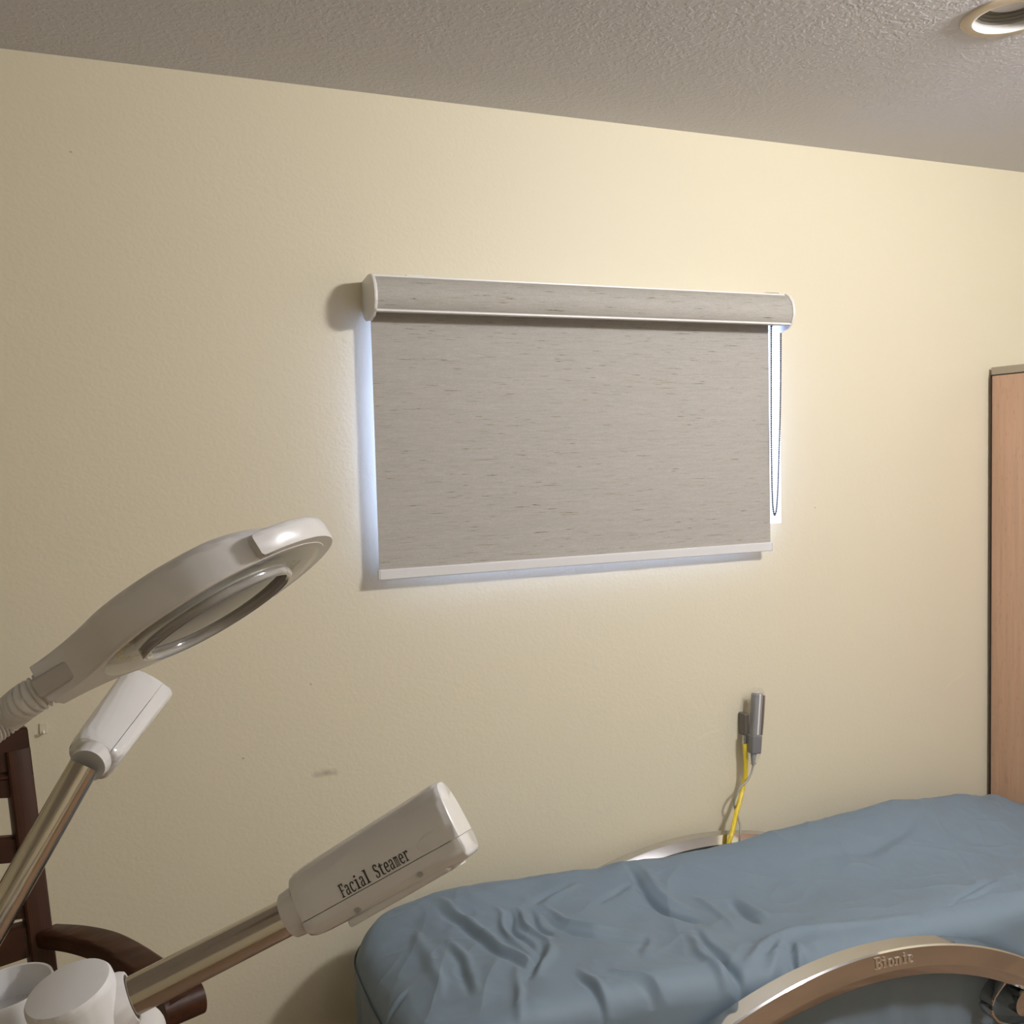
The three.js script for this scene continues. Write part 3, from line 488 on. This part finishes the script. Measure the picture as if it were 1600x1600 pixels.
{
  const pos = V(-0.10, 0, 1.30), o = thing('facial_steamer', 'white facial steamer with lettered spray head on a steel tube', 'steamer', pos.toArray());
  const q = (x, y, z) => V(x, y, z).sub(pos);
  stand(o, -0.10, 1.30, 0.83, pos, 0.4);
  part('housing', new RoundedBoxGeometry(0.245, 0.19, 0.17, 5, 0.03).translate(...q(-0.10, 0.878, 1.275).toArray()), M.plastic, o);
  // tilted joint cap
  const ax = V(-0.24, 0.95, 0.12).normalize(), ct = V(-0.0651, 1.0735, 1.3427), cb = ct.clone().addScaledVector(ax, -0.085);
  const lp = [[0, 0], [0.034, 0], [0.0375, 0.001], [0.0395, 0.004], [0.040, 0.008], [0.0395, 0.05], [0.0385, 0.085]].map(([r, d]) => new THREE.Vector2(r, -d));
  const cap = new THREE.LatheGeometry(lp, 44).applyQuaternion(new THREE.Quaternion().setFromUnitVectors(V(0, 1, 0), ax)); part('joint_cap', toCreasedNormals(cap.translate(...ct.clone().sub(pos).toArray()), 0.5), M.plasticMatt, o);
  // socket that holds the tube
  const J = V(-0.0105, 1.046, 1.3345), T = V(0.1455, 1.0955, 1.3356), d = V(0, 0, 0).subVectors(T, J).normalize();
  const back = J.clone().addScaledVector(d, -0.06), sk = [];
  const sr = [[0.001, 0.002], [0.030, 0.004], [0.033, 0.015], [0.0305, 0.040], [0.0265, 0.057], [0.0245, 0.0605], [0.0215, 0.0605], [0.0205, 0.055], [0.0205, 0.03], [0.001, 0.03]].map(([r, y]) => new THREE.Vector2(r, y));
  part('socket', toCreasedNormals(new THREE.LatheGeometry(sr, 40).applyQuaternion(new THREE.Quaternion().setFromUnitVectors(V(0, 1, 0), d)).translate(...back.clone().sub(pos).toArray()), 0.5), M.plastic, o);
  const a0 = J.clone().addScaledVector(d, -0.02).sub(pos), a1 = T.clone().addScaledVector(d, 0.012).sub(pos);
  const shellTube = (r, n = 40) => { const g = rod(a0, a1, r, n); return g; };
  const open = (p, e, r, n = 40) => { const dd = V(0, 0, 0).subVectors(e, p), g = new THREE.CylinderGeometry(r, r, dd.length(), n, 1, true).translate(0, dd.length() / 2, 0).applyQuaternion(new THREE.Quaternion().setFromUnitVectors(V(0, 1, 0), dd.clone().normalize())); return g.translate(p.x, p.y, p.z); };
  part('steam_tube', open(a0, a1, 0.0187), tubeMetal, o);
  const a = V(0.8035, 0.4850, 0.3430).normalize(), h = V(-0.2882, 0.8499, -0.4411); h.addScaledVector(a, -h.dot(a)).normalize();
  sprayHead(o, V(0.1560, 1.1035, 1.3375), a, h, pos, true);
  // open filler cup beside the joint
  const cp = [[0.001, -0.03], [0.036, -0.03], [0.0415, 0], [0.0435, 0.0005], [0.044, -0.002], [0.042, -0.06], [0.001, -0.06]].map(([r, y]) => new THREE.Vector2(r, y));
  part('filler_cup', toCreasedNormals(new THREE.LatheGeometry(cp, 44).rotateZ(0.12).translate(...q(-0.1275, 1.036, 1.243).toArray()), 0.5), M.plasticMatt, o);
}
{
  const pos = V(-0.40, 0, 1.17), o = thing('facial_steamer', 'white steamer head on a steel tube below the magnifying lamp', 'steamer', pos.toArray());
  stand(o, -0.42, 1.20, 0.62, pos, 0.1);
  part('housing', new RoundedBoxGeometry(0.20, 0.20, 0.17, 5, 0.03).translate(-0.38 - pos.x, 0.69, 1.12 - pos.z), M.plastic, o);
  const T = V(-0.061, 1.1609, 0.9492), B = V(-0.2153, 0.9221, 1.0202), d = V(0, 0, 0).subVectors(T, B).normalize(), J = B.clone().addScaledVector(d, -0.12);
  part('socket', rod(J.clone().addScaledVector(d, -0.05).sub(pos), J.clone().addScaledVector(d, 0.03).sub(pos), 0.03, 30, 0.026), M.plastic, o);
  part('joint_cap', rod(V(-0.335, 0.745, 1.075).sub(pos), V(-0.33, 0.81, 1.07).sub(pos), 0.04, 30), M.plasticMatt, o);
  const a0 = J.clone().sub(pos), a1 = T.clone().addScaledVector(d, 0.008).sub(pos), dd = V(0, 0, 0).subVectors(a1, a0);
  const cyl = (r, l0 = 0, l1 = 1) => new THREE.CylinderGeometry(r, r, dd.length() * (l1 - l0), 40, 1, true).translate(0, dd.length() * (l0 + l1) / 2, 0).applyQuaternion(new THREE.Quaternion().setFromUnitVectors(V(0, 1, 0), dd.clone().normalize())).translate(a0.x, a0.y, a0.z);
  part('steam_tube', cyl(0.0195), tubeMetal, o);
  const e1 = V(0.6457, 0.7388, -0.1928), v = V(-0.0122, -0.2425, -0.9701), a = e1.clone().multiplyScalar(0.61).addScaledVector(v, 0.79).normalize();
  const h = V(-0.762, 0.6293, -0.1478); h.addScaledVector(a, -h.dot(a)).normalize();
  sprayHead(o, T.clone().addScaledVector(a, 0.030), a, h, pos, false);
}

// ---------------------------------------------------------------- magnifying lamp
{
  const pos = V(-0.34, 0, 1.58), o = thing('magnifying_lamp', 'white round magnifying lamp on a ribbed gooseneck', 'lamp', pos.toArray());
  const C = V(0.0762, 1.43, 1.4322), a = V(0.8879, 0.4599, 0.0089).normalize(), v = V(0.0853, -0.1455, -0.9857), e2 = V(-0.452, 0.876, -0.1684);
  const t = 9.8 * Math.PI / 180, n = e2.clone().multiplyScalar(Math.cos(t)).addScaledVector(v, Math.sin(t)); n.addScaledVector(a, -n.dot(a)).normalize(); const b = V(0, 0, 0).crossVectors(a, n).normalize();   // a: handle to tip, n: up through the housing, b: sideways
  const m = basis(a, n, b, C.clone().sub(pos));
  const w = (x, y, z) => V(x, y, z).applyMatrix4(m);
  // housing: plan outline is a disc that narrows into the neck; a ring of plan points is raised and rounded over
  const R = 0.110, plan = [];
  { const raw = []; const N = 80; for (let i = 0; i <= N; i++) { const q = -2.45 + 4.9 * i / N; raw.push([R * Math.cos(q), R * Math.sin(q)]); }
    const [ex, ez] = raw[raw.length - 1]; for (let i = 1; i <= 10; i++) { const u = i / 10; const x = ex + (-0.149 - ex) * u, z = 0.0205 + (ez - 0.0205) * Math.pow(1 - u, 1.9); raw.push([x, z]); }
    for (let i = 1; i <= 6; i++) raw.push([-0.149, 0.0205 - 0.041 * i / 6]);
    for (let i = 1; i < 10; i++) { const u = 1 - i / 10; const x = ex + (-0.149 - ex) * u, z = 0.0205 + (ez - 0.0205) * Math.pow(1 - u, 1.9); raw.push([x, -z]); }
    plan.push(...raw); }
  const top = (x) => (x < -0.09 ? 0.0385 + (x + 0.09) * 0.06 : x < 0.02 ? 0.0385 - (x + 0.09) * 0.02 : 0.0363 - Math.pow(Math.max(0, x - 0.02) / 0.09, 1.5) * 0.018);
  const inset = (k, [x, z]) => { const g = Math.max(0, Math.min(1, (-0.04 - x) / 0.09)), q = g * g * (3 - 2 * g); return [x * (1 - k * (1 - q)), z * (1 - k)]; };
    const rings = [];
  rings.push(plan.map(([x, z]) => w(x * 0.985, 0.0, z * 0.985)));
  rings.push(plan.map(([x, z]) => w(x, 0.0025, z)));
  for (let i = 0; i <= 7; i++) { const q = i / 7 * Math.PI / 2, rr = 0.013; rings.push(plan.map((p) => { const k = (1 - Math.cos(q)) * 0.16, [x, z] = inset(k, p); return w(x, top(p[0]) - rr + rr * Math.sin(q), z); })); }
  rings.push(plan.map(([x, z]) => { const l = Math.hypot(x, z), f = 0.070 / l; return x < -0.085 && Math.abs(z) < 0.06 ? w(Math.max(x * 0.45, x * f * 1.0), top(x) + 0.001, z * Math.min(0.5, f)) : w(x * f, top(x) + 0.001, z * f); }));
  rings.push(plan.map(([x, z]) => { const q = Math.atan2(z, x), f = 0.067; return w(f * Math.cos(q), top(f * Math.cos(q)) - 0.003, f * Math.sin(q)); }));
  rings.push(plan.map(([x, z]) => { const q = Math.atan2(z, x), f = 0.066; return w(f * Math.cos(q), 0.004, f * Math.sin(q)); }));
  rings.push(plan.map(([x, z]) => { const q = Math.atan2(z, x), f = 0.071; return w(f * Math.cos(q), 0.0, f * Math.sin(q)); }));
  // recessed light tray
  rings.push(plan.map(([x, z]) => { const q = Math.atan2(z, x), f = 0.073; return w(f * Math.cos(q), 0.009, f * Math.sin(q)); }));
  rings.push(plan.map(([x, z]) => { const q = Math.atan2(z, x), f = 0.100; return w(f * Math.cos(q), 0.009, f * Math.sin(q)); }));
  rings.push(plan.map(([x, z]) => { const q = Math.atan2(z, x), f = 0.1035; return w(f * Math.cos(q), 0.0, f * Math.sin(q)); }));
  rings.push(rings[0].map((p) => p.clone()));
  const housing = part('lamp_head', loft(rings, { cap0: false, cap1: false, crease: 0.55 }), M.plastic, o);
  const lathe = (pr, nn = 72) => new THREE.LatheGeometry(pr.map(([r, y]) => new THREE.Vector2(r, y)), nn).applyMatrix4(m);
  part('clear_cover', lathe([[0.0725, -0.002], [0.088, -0.003], [0.1035, -0.0005]]), std(0.93, 0.93, 0.92, 0.05, { transmission: 1, thickness: 0, ior: 1.45 }), housing);
  part('led_tray', lathe([[0.076, 0.0085], [0.0985, 0.0085], [0.0985, 0.0075], [0.076, 0.0075]]), std(0.55, 0.53, 0.46, 0.4), housing);
  const leds = []; for (let i = 0; i < 48; i++) { const q = i / 48 * Math.PI * 2; leds.push(new THREE.BoxGeometry(0.005, 0.0015, 0.004).translate(0.087, 0.0065, 0).rotateY(q).applyMatrix4(m)); }
  part('led_chips', join(leds), std(0.75, 0.66, 0.35, 0.4), housing);
  part('inner_rim', lathe([[0.066, 0.003], [0.066, -0.005], [0.069, -0.008], [0.0725, -0.006], [0.0725, 0.0]]), std(0.30, 0.29, 0.28, 0.1, { clearcoat: 1, clearcoatRoughness: 0.05 }), housing);
  const lens = []; for (let i = 0; i <= 10; i++) lens.push([0.0665 * i / 10 + 1e-4, -0.001 - 0.004 * (1 - Math.pow(i / 10, 2))]);
  part('lens', lathe(lens), std(0.55, 0.52, 0.53, 0.02, { transmission: 1, thickness: 0, ior: 1.5 }), housing);
  // hinge block of the flip cover at the tip
  const hb = []; for (let i = 0; i <= 30; i++) { const q = -1.12 + 2.24 * i / 30; hb.push([0.1195 * Math.cos(q), 0.1195 * Math.sin(q)]); } for (let i = 0; i <= 30; i++) { const q = 1.12 - 2.24 * i / 30; hb.push([0.096 * Math.cos(q), 0.096 * Math.sin(q)]); }
  const hring = (k, y) => hb.map(([x, z]) => { const l = Math.hypot(x, z), mid = 0.1078, q = Math.atan2(z, x) * (1 - (1 - k) * 0.18), r = mid + (l - mid) * k; return w(r * Math.cos(q), y, r * Math.sin(q)); });
  part('hinge_block', loft([hring(0.9, 0.0005), hring(1, 0.0025), hring(1, 0.0165), hring(0.95, 0.0195), hring(0.8, 0.0212), hring(0.4, 0.0218)], { crease: 0.7 }), M.plastic, o);
  // grey inset panel on the side of the neck
  part('grey_panel', new RoundedBoxGeometry(0.066, 0.017, 0.006, 4, 0.0028).rotateY(-0.10).translate(-0.120, 0.0145, 0.0275).applyMatrix4(m), std(0.42, 0.40, 0.38, 0.35), o);
  // ribbed gooseneck down to the stand
  const gp = curve([w(-0.142, 0.016, 0).add(pos).toArray(), w(-0.165, 0.0155, 0).add(pos).toArray(), [-0.0975, 1.347, 1.392], [-0.1285, 1.329, 1.412], [-0.19, 1.275, 1.45], [-0.27, 1.16, 1.51], [-0.33, 1.04, 1.565], [-0.34, 0.94, 1.58], [-0.34, 0.88, 1.58]], 2560).map((p) => p.sub(pos));
  part('gooseneck', sweep(circle(0.0146, 26), gp, V(0.3, 1, 0.2), (q) => 1.05 - 0.20 * Math.pow(Math.abs(Math.cos(q * Math.PI * 160)), 5), { crease: 1.2 }), M.plasticMatt, o);
  part('pole', rod(V(0, 0.03, 0), V(0, 0.90, 0), 0.0125, 20), M.plastic, o);
  part('stand_base', new THREE.LatheGeometry([[0.001, 0], [0.12, 0], [0.122, 0.008], [0.11, 0.022], [0.03, 0.035], [0.001, 0.035]].map(([r, y]) => new THREE.Vector2(r, y)), 48), M.plastic, o);
}
renderer.render(scene, camera);
